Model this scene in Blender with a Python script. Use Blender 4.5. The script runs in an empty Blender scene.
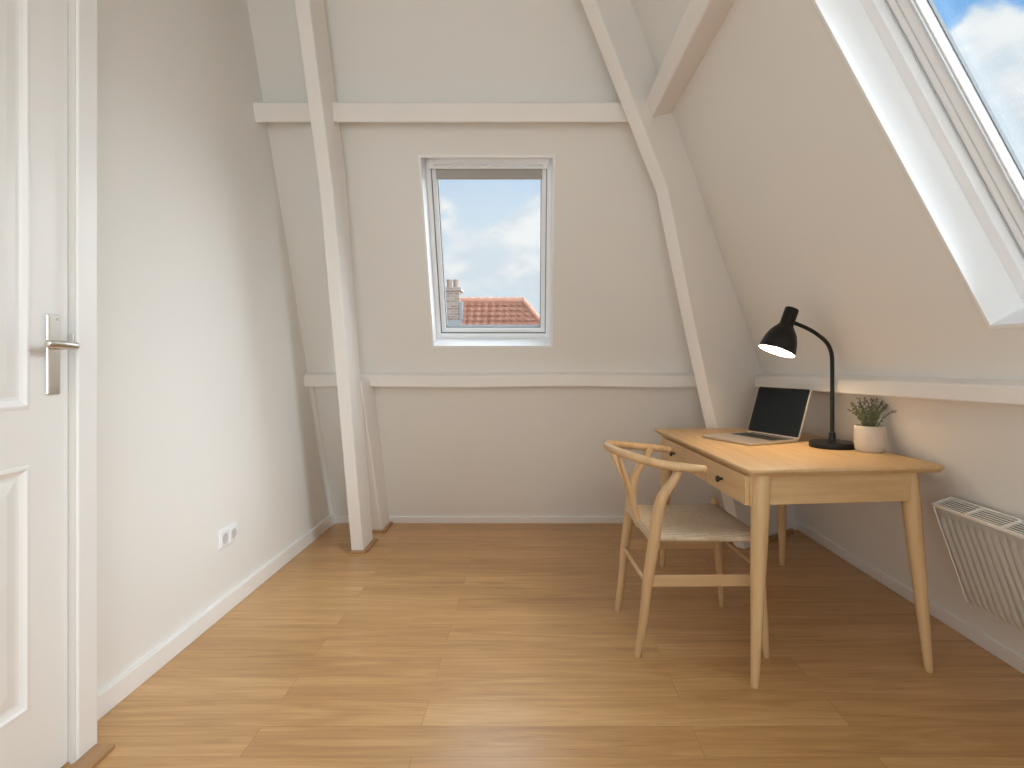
import bpy, bmesh, math, random
from mathutils import Vector, Matrix
random.seed(7)
scene = bpy.context.scene
COL = scene.collection
PI = math.pi
R = math.radians

# ------------------------------------------------------------------ node helpers
def new_mat(name):
    m = bpy.data.materials.new(name)
    m.use_nodes = True
    nt = m.node_tree
    b = nt.nodes['Principled BSDF']
    return m, nt, b

def lin(r, g, b):
    f = lambda c: (c/255/12.92) if c/255 <= 0.04045 else ((c/255+0.055)/1.055)**2.4
    return (f(r), f(g), f(b), 1)

def simple(name, col, rough=0.5, metal=0.0, spec=0.5, bump=None, var=0.0):
    m, nt, b = new_mat(name)
    b.inputs['Base Color'].default_value = col
    b.inputs['Roughness'].default_value = rough
    b.inputs['Metallic'].default_value = metal
    b.inputs['Specular IOR Level'].default_value = spec
    if var or bump:
        tc = nt.nodes.new('ShaderNodeTexCoord')
        n = nt.nodes.new('ShaderNodeTexNoise')
        n.inputs['Scale'].default_value = bump[0] if bump else 6
        n.inputs['Detail'].default_value = 5
        nt.links.new(tc.outputs['Object'], n.inputs['Vector'])
        if var:
            n2 = nt.nodes.new('ShaderNodeTexNoise')
            n2.inputs['Scale'].default_value = 1.7
            n2.inputs['Detail'].default_value = 3
            nt.links.new(tc.outputs['Object'], n2.inputs['Vector'])
            mx = nt.nodes.new('ShaderNodeMixRGB')
            mx.inputs[1].default_value = tuple(c*(1-var) for c in col[:3])+(1,)
            mx.inputs[2].default_value = tuple(min(1, c*(1+var)) for c in col[:3])+(1,)
            nt.links.new(n2.outputs['Fac'], mx.inputs[0])
            nt.links.new(mx.outputs[0], b.inputs['Base Color'])
        if bump:
            bp = nt.nodes.new('ShaderNodeBump')
            bp.inputs['Strength'].default_value = bump[1]
            bp.inputs['Distance'].default_value = bump[2]
            nt.links.new(n.outputs['Fac'], bp.inputs['Height'])
            nt.links.new(bp.outputs['Normal'], b.inputs['Normal'])
    return m

def wood(name, c1, c2, axis, rough=0.45, scale=1.0):
    """grain running along object axis 0/1/2"""
    m, nt, b = new_mat(name)
    tc = nt.nodes.new('ShaderNodeTexCoord')
    mp = nt.nodes.new('ShaderNodeMapping')
    s = [38*scale]*3
    s[axis] = 1.8*scale
    mp.inputs['Scale'].default_value = s
    nt.links.new(tc.outputs['Object'], mp.inputs['Vector'])
    n = nt.nodes.new('ShaderNodeTexNoise')
    n.inputs['Scale'].default_value = 1.0
    n.inputs['Detail'].default_value = 6
    n.inputs['Roughness'].default_value = 0.6
    nt.links.new(mp.outputs['Vector'], n.inputs['Vector'])
    mp2 = nt.nodes.new('ShaderNodeMapping')
    s2 = [7*scale]*3
    s2[axis] = 0.9*scale
    mp2.inputs['Scale'].default_value = s2
    nt.links.new(tc.outputs['Object'], mp2.inputs['Vector'])
    n2 = nt.nodes.new('ShaderNodeTexNoise')
    n2.inputs['Scale'].default_value = 1.0
    n2.inputs['Detail'].default_value = 3
    n2.inputs['Distortion'].default_value = 0.6
    nt.links.new(mp2.outputs['Vector'], n2.inputs['Vector'])
    ad = nt.nodes.new('ShaderNodeMath'); ad.operation = 'ADD'
    nt.links.new(n.outputs['Fac'], ad.inputs[0]); nt.links.new(n2.outputs['Fac'], ad.inputs[1])
    mr = nt.nodes.new('ShaderNodeMapRange')
    mr.inputs['From Min'].default_value = 0.7; mr.inputs['From Max'].default_value = 1.3
    nt.links.new(ad.outputs[0], mr.inputs['Value'])
    mx = nt.nodes.new('ShaderNodeMixRGB')
    mx.inputs[1].default_value = c1; mx.inputs[2].default_value = c2
    nt.links.new(mr.outputs[0], mx.inputs[0])
    nt.links.new(mx.outputs[0], b.inputs['Base Color'])
    b.inputs['Roughness'].default_value = rough
    bp = nt.nodes.new('ShaderNodeBump')
    bp.inputs['Strength'].default_value = 0.08; bp.inputs['Distance'].default_value = 0.001
    nt.links.new(n.outputs['Fac'], bp.inputs['Height'])
    nt.links.new(bp.outputs['Normal'], b.inputs['Normal'])
    return m

def floor_mat():
    m, nt, b = new_mat('oak_laminate')
    N, L = nt.nodes.new, nt.links.new
    tc = N('ShaderNodeTexCoord')
    def brick(c1, c2, mortar, msize):
        mp = N('ShaderNodeMapping')
        mp.inputs['Location'].default_value = (0.33, 0.005, 0)
        L(tc.outputs['Object'], mp.inputs['Vector'])
        bk = N('ShaderNodeTexBrick')
        bk.offset = 0.37; bk.offset_frequency = 2; bk.squash = 1.0
        bk.inputs['Scale'].default_value = 1.0
        bk.inputs['Brick Width'].default_value = 1.29
        bk.inputs['Row Height'].default_value = 0.139
        bk.inputs['Mortar Size'].default_value = msize
        bk.inputs['Mortar Smooth'].default_value = 0.1
        bk.inputs['Color1'].default_value = c1
        bk.inputs['Color2'].default_value = c2
        bk.inputs['Mortar'].default_value = mortar
        L(mp.outputs['Vector'], bk.inputs['Vector'])
        return bk
    bk = brick((0, 0, 0, 1), (1, 1, 1, 1), (0.5, 0.5, 0.5, 1), 0.0009)
    # per-plank shift of the grain
    sc = N('ShaderNodeVectorMath'); sc.operation = 'SCALE'; sc.inputs['Scale'].default_value = 23.0
    L(bk.outputs['Color'], sc.inputs[0])
    addv = N('ShaderNodeVectorMath'); addv.operation = 'ADD'
    L(tc.outputs['Object'], addv.inputs[0]); L(sc.outputs['Vector'], addv.inputs[1])
    def grain(s, detail, dist):
        mp = N('ShaderNodeMapping'); mp.inputs['Scale'].default_value = s
        L(addv.outputs['Vector'], mp.inputs['Vector'])
        n = N('ShaderNodeTexNoise'); n.inputs['Scale'].default_value = 1
        n.inputs['Detail'].default_value = detail; n.inputs['Distortion'].default_value = dist
        n.inputs['Roughness'].default_value = 0.6
        L(mp.outputs['Vector'], n.inputs['Vector'])
        return n
    g1 = grain((1.5, 17, 1), 6, 1.7)
    g2 = grain((5, 120, 1), 4, 0.2)
    g3 = grain((0.8, 5, 1), 2, 0.3)
    def mul(a, k):
        n = N('ShaderNodeMath'); n.operation = 'MULTIPLY'; L(a, n.inputs[0]); n.inputs[1].default_value = k; return n.outputs[0]
    def add(a, c):
        n = N('ShaderNodeMath'); n.operation = 'ADD'; L(a, n.inputs[0]); L(c, n.inputs[1]); return n.outputs[0]
    v = add(add(mul(g1.outputs['Fac'], 0.9), mul(g2.outputs['Fac'], 0.42)), add(mul(g3.outputs['Fac'], 0.5), mul(bk.outputs['Color'], 0.15)))
    mr = N('ShaderNodeMapRange')
    mr.inputs['From Min'].default_value = 0.62; mr.inputs['From Max'].default_value = 1.35
    L(v, mr.inputs['Value'])
    cr = N('ShaderNodeValToRGB')
    e = cr.color_ramp.elements
    e[0].position = 0.0; e[0].color = FLOOR_C[0]
    e[1].position = 1.0; e[1].color = FLOOR_C[2]
    x = cr.color_ramp.elements.new(0.5); x.color = FLOOR_C[1]
    L(mr.outputs[0], cr.inputs[0])
    dk = N('ShaderNodeMixRGB'); dk.blend_type = 'MULTIPLY'
    dk.inputs[2].default_value = (0.66, 0.58, 0.5, 1)
    L(bk.outputs['Fac'], dk.inputs[0]); L(cr.outputs[0], dk.inputs[1])
    L(dk.outputs[0], b.inputs['Base Color'])
    rr = N('ShaderNodeMapRange'); rr.inputs['To Min'].default_value = 0.26; rr.inputs['To Max'].default_value = 0.40
    L(g1.outputs['Fac'], rr.inputs['Value']); L(rr.outputs[0], b.inputs['Roughness'])
    b.inputs['Specular IOR Level'].default_value = 0.6
    bp = N('ShaderNodeBump'); bp.inputs['Strength'].default_value = 0.12; bp.inputs['Distance'].default_value = 0.001
    L(g2.outputs['Fac'], bp.inputs['Height']); L(bp.outputs['Normal'], b.inputs['Normal'])
    return m

def glass_mat():
    m = bpy.data.materials.new('window_glass'); m.use_nodes = True
    nt = m.node_tree; nt.nodes.clear()
    o = nt.nodes.new('ShaderNodeOutputMaterial')
    mx = nt.nodes.new('ShaderNodeMixShader')
    t = nt.nodes.new('ShaderNodeBsdfTransparent'); t.inputs[0].default_value = (0.97, 0.985, 0.985, 1)
    g = nt.nodes.new('ShaderNodeBsdfGlossy'); g.inputs['Roughness'].default_value = 0.02
    mx.inputs[0].default_value = 0.05
    nt.links.new(t.outputs[0], mx.inputs[1]); nt.links.new(g.outputs[0], mx.inputs[2])
    nt.links.new(mx.outputs[0], o.inputs[0])
    return m

def emit_mat(name, col, strength):
    m, nt, b = new_mat(name)
    b.inputs['Base Color'].default_value = (0.9, 0.88, 0.8, 1)
    b.inputs['Emission Color'].default_value = col
    b.inputs['Emission Strength'].default_value = strength
    return m

def seat_mat():
    m, nt, b = new_mat('paper_cord')
    N, L = nt.nodes.new, nt.links.new
    tc = N('ShaderNodeTexCoord'); sp = N('ShaderNodeSeparateXYZ')
    L(tc.outputs['Object'], sp.inputs[0])
    def mth(op, a, c=None):
        n = N('ShaderNodeMath'); n.operation = op
        if isinstance(a, (int, float)): n.inputs[0].default_value = a
        else: L(a, n.inputs[0])
        if c is not None:
            if isinstance(c, (int, float)): n.inputs[1].default_value = c
            else: L(c, n.inputs[1])
        return n.outputs[0]
    ax = mth('ABSOLUTE', mth('SUBTRACT', sp.outputs[0], 0.0)); ay = mth('ABSOLUTE', sp.outputs[1])
    d = mth('MAXIMUM', ax, ay)
    w = mth('SINE', mth('MULTIPLY', d, 2*PI/0.0095))
    n = N('ShaderNodeTexNoise'); n.inputs['Scale'].default_value = 60
    L(tc.outputs['Object'], n.inputs['Vector'])
    f = mth('ADD', mth('MULTIPLY', w, 0.3), n.outputs['Fac'])
    mx = N('ShaderNodeMixRGB'); mx.inputs[1].default_value = CORD[0]; mx.inputs[2].default_value = CORD[1]
    L(f, mx.inputs[0]); L(mx.outputs[0], b.inputs['Base Color'])
    bp = N('ShaderNodeBump'); bp.inputs['Strength'].default_value = 0.7; bp.inputs['Distance'].default_value = 0.002
    L(w, bp.inputs['Height']); L(bp.outputs['Normal'], b.inputs['Normal'])
    b.inputs['Roughness'].default_value = 0.8
    return m

# ------------------------------------------------------------------ palette
WALL = (0.80, 0.785, 0.755, 1)
FLOOR_C = [(0.36, 0.185, 0.066, 1), (0.53, 0.30, 0.120, 1), (0.70, 0.44, 0.205, 1)]
CORD = [(0.46, 0.35, 0.23, 1), (0.66, 0.53, 0.38, 1)]
M = {}
M['plaster'] = simple('painted_plaster', WALL, 0.85, spec=0.2, bump=(9, 0.03, 0.004), var=0.008)
M['timber'] = simple('painted_timber', (0.83, 0.80, 0.765, 1), 0.5, spec=0.4, bump=(5, 0.18, 0.004), var=0.015)
M['gloss'] = simple('white_gloss_paint', (0.84, 0.83, 0.815, 1), 0.32, spec=0.5, bump=(7, 0.05, 0.002))
M['lining'] = simple('white_lining', (0.86, 0.86, 0.86, 1), 0.45)
M['pvc'] = simple('window_lacquer', (0.88, 0.895, 0.91, 1), 0.3)
M['seal'] = simple('grey_seal', (0.13, 0.135, 0.14, 1), 0.6)
M['alu'] = simple('aluminium_rail', (0.62, 0.63, 0.64, 1), 0.35, metal=0.7)
M['blind'] = simple('grey_blind', (0.42, 0.40, 0.37, 1), 0.8)
M['floor'] = floor_mat()
M['glass'] = glass_mat()
M['nickel'] = simple('brushed_nickel', (0.70, 0.67, 0.62, 1), 0.36, metal=1.0)
M['plastic'] = simple('white_plastic', (0.83, 0.83, 0.83, 1), 0.3)
M['dark'] = simple('dark_hole', (0.03, 0.03, 0.03, 1), 0.8)
OK1, OK2 = (0.52, 0.33, 0.155, 1), (0.66, 0.45, 0.24, 1)
M['oak_x'] = wood('oak_grain_across', OK1, OK2, 0)
M['oak_y'] = wood('oak_grain_along', OK1, OK2, 1)
M['oak_z'] = wood('oak_grain_upright', OK1, OK2, 2)
CH1, CH2 = (0.46, 0.285, 0.135, 1), (0.62, 0.41, 0.22, 1)
M['ash_x'] = wood('ash_grain_across', CH1, CH2, 0)
M['ash_y'] = wood('ash_grain_along', CH1, CH2, 1)
M['ash_z'] = wood('ash_grain_upright', CH1, CH2, 2)
M['trimoak'] = wood('stained_oak_trim', (0.34, 0.19, 0.09, 1), (0.46, 0.27, 0.13, 1), 1)
M['cord'] = seat_mat()
M['knob'] = simple('dark_bronze', (0.05, 0.035, 0.025, 1), 0.35, metal=0.6)
M['black'] = simple('matte_black_metal', (0.007, 0.007, 0.007, 1), 0.42, spec=0.3)
M['shade_in'] = simple('white_enamel', (0.9, 0.88, 0.84, 1), 0.5)
M['bulb'] = emit_mat('warm_bulb', (1.0, 0.76, 0.48, 1), 310.0)
M['laptop'] = simple('champagne_aluminium', (0.66, 0.58, 0.50, 1), 0.36, metal=0.75)
M['keys'] = simple('black_keys', (0.02, 0.018, 0.016, 1), 0.5)
M['screen'] = simple('dark_display', (0.006, 0.007, 0.007, 1), 0.22, spec=0.12)
M['pot'] = simple('beige_ceramic', (0.60, 0.52, 0.435, 1), 0.6, var=0.06, bump=(60, 0.1, 0.001))
M['soil'] = simple('dark_soil', (0.03, 0.022, 0.015, 1), 0.95, bump=(150, 0.8, 0.004))
M['leaf'] = simple('grey_green_leaves', (0.15, 0.18, 0.09, 1), 0.5, var=0.35)
M['leaf2'] = simple('reddish_tips', (0.26, 0.17, 0.13, 1), 0.6, var=0.3)
M['radiator'] = simple('cream_enamel', (0.85, 0.82, 0.77, 1), 0.35)
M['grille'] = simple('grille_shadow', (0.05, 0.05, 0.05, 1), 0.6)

def tile_mat():
    return simple('terracotta_tiles', (0.60, 0.30, 0.21, 1), 0.8, var=0.3, bump=(30, 0.3, 0.01))
M['tile'] = tile_mat()
def brick_mat():
    m, nt, b = new_mat('old_brick')
    tc = nt.nodes.new('ShaderNodeTexCoord')
    mp = nt.nodes.new('ShaderNodeMapping'); mp.inputs['Rotation'].default_value = (PI/2, 0, 0)
    bk = nt.nodes.new('ShaderNodeTexBrick')
    bk.inputs['Scale'].default_value = 1; bk.inputs['Brick Width'].default_value = 0.2; bk.inputs['Row Height'].default_value = 0.07
    bk.inputs['Mortar Size'].default_value = 0.008
    bk.inputs['Color1'].default_value = (0.26, 0.16, 0.125, 1); bk.inputs['Color2'].default_value = (0.36, 0.27, 0.22, 1)
    bk.inputs['Mortar'].default_value = (0.36, 0.34, 0.31, 1)
    nt.links.new(tc.outputs['Object'], mp.inputs[0]); nt.links.new(mp.outputs[0], bk.inputs['Vector'])
    nt.links.new(bk.outputs['Color'], b.inputs['Base Color'])
    b.inputs['Roughness'].default_value = 0.9
    return m
M['brick'] = brick_mat()
M['lead'] = simple('lead_flashing', (0.27, 0.28, 0.29, 1), 0.6)

# ------------------------------------------------------------------ mesh helpers
def B(): return bmesh.new()

def box(bm, x0, x1, y0, y1, z0, z1):
    v = [bm.verts.new((x, y, z)) for x in (x0, x1) for y in (y0, y1) for z in (z0, z1)]
    for f in ((0, 1, 3, 2), (4, 6, 7, 5), (0, 4, 5, 1), (2, 3, 7, 6), (0, 2, 6, 4), (1, 5, 7, 3)):
        bm.faces.new([v[i] for i in f])
    return v

def hexa(bm, low, high):
    """solid between two matching point rings"""
    a = [bm.verts.new(p) for p in low]; c = [bm.verts.new(p) for p in high]
    n = len(a)
    bm.faces.new(a); bm.faces.new(list(reversed(c)))
    for i in range(n):
        bm.faces.new((a[i], c[i], c[(i+1) % n], a[(i+1) % n]))
    return a + c

def rings(bm, loops, closed_ends=True):
    vs = [[bm.verts.new(p) for p in lp] for lp in loops]
    n = len(vs[0])
    for a, c in zip(vs, vs[1:]):
        for i in range(n):
            bm.faces.new((a[i], a[(i+1) % n], c[(i+1) % n], c[i]))
    if closed_ends:
        bm.faces.new(list(reversed(vs[0]))); bm.faces.new(vs[-1])
    return vs

def smooth_path(pts, rad, sub=6):
    """Catmull-Rom through pts with radii"""
    P = [Vector(p) for p in pts]
    if not isinstance(rad, (list, tuple)): rad = [rad]*len(P)
    out, ro = [], []
    for i in range(len(P)-1):
        p0 = P[max(i-1, 0)]; p1 = P[i]; p2 = P[i+1]; p3 = P[min(i+2, len(P)-1)]
        for k in range(sub):
            t = k/sub
            out.append(0.5*((2*p1)+(p2-p0)*t+(2*p0-5*p1+4*p2-p3)*t*t+(3*p1-p0-3*p2+p3)*t**3))
            ro.append(rad[i]*(1-t)+rad[i+1]*t)
    out.append(P[-1]); ro.append(rad[-1])
    return out, ro

def tube(bm, pts, rad, seg=14, sub=0, cap=0.0, flat=1.0, up=(0, 0, 1)):
    P = [Vector(p) for p in pts]
    if not isinstance(rad, (list, tuple)): rad = [rad]*len(P)
    if sub: P, rad = smooth_path(P, list(rad), sub)
    loops = []
    n = len(P)
    T = []
    for i in range(n):
        t = P[min(i+1, n-1)]-P[max(i-1, 0)]
        T.append(t.normalized())
    ref = Vector(up)
    if abs(ref.dot(T[0])) > 0.95: ref = Vector((1, 0, 0))
    a = (ref - T[0]*ref.dot(T[0])).normalized()
    rows = []
    for i in range(n):
        a = (a - T[i]*a.dot(T[i])).normalized()
        b = T[i].cross(a)
        rows.append((P[i], a, b, rad[i], T[i]))
    def ring(p, a, b, r): return [p + a*math.cos(2*PI*k/seg)*r*flat + b*math.sin(2*PI*k/seg)*r for k in range(seg)]
    if cap:
        p, a, b, r, t = rows[0]
        for k in (0.15, 0.6, 0.9):
            loops.append(ring(p - t*cap*r*math.sqrt(1-k*k), a, b, r*k))
    for p, a, b, r, t in rows: loops.append(ring(p, a, b, r))
    if cap:
        p, a, b, r, t = rows[-1]
        for k in (0.9, 0.6, 0.15):
            loops.append(ring(p + t*cap*r*math.sqrt(1-k*k), a, b, r*k))
    rings(bm, loops)

def lathe(bm, prof, seg=32, origin=(0, 0, 0), axis=(0, 0, 1)):
    o = Vector(origin); ax = Vector(axis).normalized()
    q = Vector((0, 0, 1)).rotation_difference(ax)
    loops = []
    for r, z in prof:
        loops.append([o + q @ Vector((max(r, 1e-4)*math.cos(2*PI*k/seg), max(r, 1e-4)*math.sin(2*PI*k/seg), z)) for k in range(seg)])
    rings(bm, loops)

def slab(bm, P, us, vs, hole, thick, clamp=None):
    """flat slab in (u,v,d) space with rectangular holes; P maps (u,v,d) to the world"""
    us = sorted(us); vs = sorted(vs)
    def cut(i, j):
        uc = (us[i]+us[i+1])/2; vc = (vs[j]+vs[j+1])/2
        return any(h[0] < uc < h[1] and h[2] < vc < h[3] for h in hole)
    grid = {}
    def vert(i, j, d):
        k = (i, j, d)
        if k not in grid:
            p = P(us[i], vs[j], thick if d else 0)
            if clamp: p = clamp(p, d)
            grid[k] = bm.verts.new(p)
        return grid[k]
    nu, nv = len(us)-1, len(vs)-1
    solid = {(i, j) for i in range(nu) for j in range(nv) if not cut(i, j)}
    for (i, j) in solid:
        bm.faces.new([vert(i, j, 0), vert(i+1, j, 0), vert(i+1, j+1, 0), vert(i, j+1, 0)])
        bm.faces.new([vert(i, j, 1), vert(i, j+1, 1), vert(i+1, j+1, 1), vert(i+1, j, 1)])
        for (di, dj, a, c) in ((-1, 0, (i, j), (i, j+1)), (1, 0, (i+1, j), (i+1, j+1)), (0, -1, (i, j), (i+1, j)), (0, 1, (i, j+1), (i+1, j+1))):
            if (i+di, j+dj) not in solid:
                bm.faces.new([vert(*a, 0), vert(*c, 0), vert(*c, 1), vert(*a, 1)])

def ring_uv(bm, P, u0, u1, v0, v1, w, d0, d1):
    """rectangular picture-frame ring, w = width inwards (number or l,r,b,t)"""
    l, r, b, t = (w,)*4 if not isinstance(w, tuple) else w
    o = [(u0, v0), (u1, v0), (u1, v1), (u0, v1)]
    n = [(u0+l, v0+b), (u1-r, v0+b), (u1-r, v1-t), (u0+l, v1-t)]
    V = {}
    for nm, pts in (('o', o), ('n', n)):
        for k, (u, v) in enumerate(pts):
            for d, dd in ((0, d0), (1, d1)):
                V[nm, k, d] = bm.verts.new(P(u, v, dd))
    for k in range(4):
        q = (k+1) % 4
        bm.faces.new([V['o', k, 0], V['o', q, 0], V['n', q, 0], V['n', k, 0]])
        bm.faces.new([V['o', k, 1], V['n', k, 1], V['n', q, 1], V['o', q, 1]])
        bm.faces.new([V['o', k, 0], V['o', k, 1], V['o', q, 1], V['o', q, 0]])
        bm.faces.new([V['n', k, 0], V['n', q, 0], V['n', q, 1], V['n', k, 1]])

def box_uv(bm, P, u0, u1, v0, v1, d0, d1):
    hexa(bm, [P(u0, v0, d0), P(u1, v0, d0), P(u1, v1, d0), P(u0, v1, d0)],
             [P(u0, v0, d1), P(u1, v0, d1), P(u1, v1, d1), P(u0, v1, d1)])

def world_loc(o):
    p = Vector(o.location)
    q = o.parent
    while q: p = p + Vector(q.location); q = q.parent
    return p

def obj(name, bm, mat, parent=None, local=False, smooth=False, bevel=0, seg=2, origin=None, sharp=40):
    """link a bmesh as one mesh object; the mesh is given in world coordinates unless local"""
    bmesh.ops.recalc_face_normals(bm, faces=bm.faces)
    if origin is None and not local:
        if parent is None:
            xs = [v.co for v in bm.verts]
            origin = Vector(((min(c.x for c in xs)+max(c.x for c in xs))/2, (min(c.y for c in xs)+max(c.y for c in xs))/2, min(c.z for c in xs)))
        else:
            origin = world_loc(parent)
    me = bpy.data.meshes.new(name)
    if not local:
        bmesh.ops.translate(bm, verts=bm.verts, vec=-Vector(origin))
    bm.to_mesh(me); bm.free()
    o = bpy.data.objects.new(name, me)
    COL.objects.link(o)
    for m in (mat if isinstance(mat, list) else [mat]): me.materials.append(m)
    if parent is None:
        if not local: o.location = origin
    else:
        o.parent = parent
        if not local: o.location = Vector(origin)-world_loc(parent)
    if smooth:
        for p in me.polygons: p.use_smooth = True
        try: me.set_sharp_from_angle(angle=R(sharp))
        except Exception: pass
    if bevel:
        b = o.modifiers.new('bevel', 'BEVEL')
        b.width = bevel; b.segments = seg; b.limit_method = 'ANGLE'; b.angle_limit = R(35)
    return o

def tag(o, label=None, cat=None, group=None, kind=None):
    if label: o['label'] = label
    if cat: o['category'] = cat
    if group: o['group'] = group
    if kind: o['kind'] = kind
    return o

def thing(name, loc, label, cat, group=None, kind=None, rz=0):
    o = bpy.data.objects.new(name, None)
    o.empty_display_size = 0.1
    COL.objects.link(o)
    o.location = loc; o.rotation_euler = (0, 0, rz)
    return tag(o, label, cat, group, kind)

# ------------------------------------------------------------------ room geometry
HC = 1.10          # camera height
F = 600.0          # focal length in pixels at 1024 wide
XL = -1.342        # left wall
LB = 0.435         # lean of the back slope
YB = 4.05
def YBK(z): return YB - LB*z
def XR(z): return 1.738-0.353*z if z < 1.0 else 1.385-0.54*(z-1.0)
ZC = 3.0
YR = -1.4          # rear wall

cb = 1/math.sqrt(1+LB*LB)
Nb = Vector((0, cb, LB*cb)); Ub = Vector((1, 0, 0)); Vb = Vector((0, -LB*cb, cb))
def PB(u, v, d): return Vector((0, YB, 0)) + Ub*u + Vb*v + Nb*d
cr_ = 1/math.sqrt(1+0.54**2)
Nr = Vector((cr_, 0, 0.54*cr_)); Vr = Vector((-0.54*cr_, 0, cr_))
def PR(u, v, d): return Vector((1.925, u, 0)) + Vr*v + Nr*d
cl = 1/math.sqrt(1+0.353**2)
Nl = Vector((cl, 0, 0.353*cl)); Vl = Vector((-0.353*cl, 0, cl))
def PL(u, v, d): return Vector((1.738, u, 0)) + Vl*v + Nl*d
TH = 0.26

# floor and ceiling
bm = B(); box(bm, -1.7, 2.0, YR-0.2, 4.2, -0.1, 0.0)
tag(obj('floor', bm, M['floor'], origin=(0, 0, 0)), 'honey oak laminate floor of wide planks running across the room', 'floor', kind='structure')
bm = B(); box(bm, -1.6, 0.42, YR-0.15, 2.85, ZC, ZC+0.12)
tag(obj('ceiling', bm, M['plaster']), 'flat white strip of ceiling above the two sloping walls', 'ceiling', kind='structure')

# back slope with its window opening
WB = (-0.582, 0.124, 1.176/cb, 2.159/cb)
def clampB(p, d):
    lim = XR(p.z) + 0.10
    if p.x > lim: p.x = lim
    return p
bm = B()
slab(bm, PB, [-1.5, WB[0], WB[1], 2.2], [-0.1, 1.0/cb, WB[2], WB[3], 3.2/cb], [WB], TH, clampB)
tag(obj('wall_back', bm, M['plaster']), 'sloping beige plastered end wall with the small roof window', 'wall', kind='structure')

# right slope: steep knee wall and flatter roof slope, two roof windows
WR = (0.56, 1.675, 1.19/cr_, 2.235/cr_)
def clampR(p, d):
    lim = YBK(p.z) + 0.10
    if p.y > lim: p.y = lim
    return p
bm = B()
slab(bm, PL, [YR-0.1, 4.6], [-0.1, 1.12/cl], [], 0.12, clampR)
slab(bm, PR, [YR-0.1, WR[0], WR[1], 4.6], [1.0/cr_, WR[2], WR[3], 3.1/cr_], [WR], TH, clampR)
tag(obj('wall_right', bm, M['plaster']), 'sloping white plastered wall behind desk, lamp and radiator', 'wall', kind='structure')

# left wall with door opening
DY0, DY1, DZ = 0.79, 1.66, 2.33
def PLW(u, v, d): return Vector((XL-d, u, v))
bm = B()
slab(bm, PLW, [YR-0.1, DY0, DY1, 4.2], [-0.1, DZ, ZC+0.1], [(DY0, DY1, -0.1, DZ)], 0.15, clampR)
tag(obj('wall_left', bm, M['plaster']), 'upright plain plastered wall on the door side', 'wall', kind='structure')

# rear wall behind the camera with an opening added to let in fill light
def PRW(u, v, d): return Vector((u, YR-d, v))
WQ = (-1.0, 0.62, 0.35, 2.25)
bm = B()
slab(bm, PRW, [-1.5, WQ[0], WQ[1], 2.1], [-0.1, WQ[2], 1.0, WQ[3], ZC+0.1], [WQ], 0.2, clampB)
tag(obj('wall_rear', bm, M['plaster']), 'plastered wall behind the viewer with a wide opening added for fill light', 'wall', kind='structure')

# ------------------------------------------------------------------ windows
def skylight(n, P, W, label, dl, frame_w, sash_w, dep, blind=False):
    u0, u1, v0, v1 = W
    t = thing('window_%d' % n, P((u0+u1)/2, v0, 0), label, 'window', kind='structure')
    bm = B(); ring_uv(bm, P, u0-0.004, u1+0.004, v0-0.004, v1+0.004, 0.014, -0.004, dl+0.02)
    tag(obj('lining', bm, M['lining'], t, bevel=0.002), 'white lining boards around the opening')
    a = 0.010
    bm = B(); ring_uv(bm, P, u0+a, u1-a, v0+a, v1-a, frame_w, dl, dl+0.09)
    obj('window_frame', bm, M['pvc'], t, bevel=0.003)
    q = a + frame_w
    bm = B(); ring_uv(bm, P, u0+q-0.004, u1-q+0.004, v0+q-0.004, v1-q+0.004, 0.008, dl+dep*0.9, dl+dep+0.03)
    tag(obj('seal', bm, M['seal'] if blind else M['alu'], t), 'rubber seal line')
    q += 0.003
    sw = sash_w if not blind else (sash_w, sash_w, sash_w, sash_w+0.028)
    bm = B(); ring_uv(bm, P, u0+q, u1-q, v0+q, v1-q, sw, dl+dep, dl+dep+(0.055 if blind else 0.037))
    s = obj('sash', bm, M['pvc'], t, bevel=0.004)
    l = sash_w
    bm = B(); ring_uv(bm, P, u0+q+l-0.002, u1-q-l+0.002, v0+q+l-0.002, v1-q-l+0.002, 0.006, dl+dep+(0.012 if blind else 0.024), dl+dep+(0.05 if blind else 0.033))
    tag(obj('glazing_bead', bm, M['seal'], s), 'dark glazing gasket')
    bm = B(); box_uv(bm, P, u0+q+l-0.01, u1-q-l+0.01, v0+q+l-0.01, v1-q-l+0.01, dl+dep+0.03, dl+dep+0.036)
    obj('pane', bm, M['glass'], s)
    return t, q, l

t, q, l = skylight(1, PB, WB, 'small white roof window in sloping end wall, framing chimney and tiles', 0.12, 0.026, 0.027, 0.02, True)
u0, u1, v0, v1 = WB
bm = B(); box_uv(bm, PB, u0+0.03, u1-0.03, v1-0.075, v1-0.016, 0.088, 0.13)
bar = obj('ventilation_flap', bm, M['pvc'], t, bevel=0.006)
bm = B(); box_uv(bm, PB, u0+0.06, u1-0.06, v1-0.060, v1-0.050, 0.082, 0.09)
obj('flap_grip', bm, M['alu'], bar, bevel=0.002)
bm = B(); box_uv(bm, PB, u0+0.062, u1-0.062, v1-0.135, v1-0.072, 0.132, 0.134)
tag(obj('rolled_blind', bm, M['blind'], t, bevel=0.004), 'grey rolled blind under the flap')
bm = B(); box_uv(bm, PB, (u0+u1)/2-0.008, (u0+u1)/2+0.008, v1-0.068, v1-0.054, 0.074, 0.084)
obj('flap_catch', bm, M['pvc'], bar, bevel=0.003)

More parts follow.
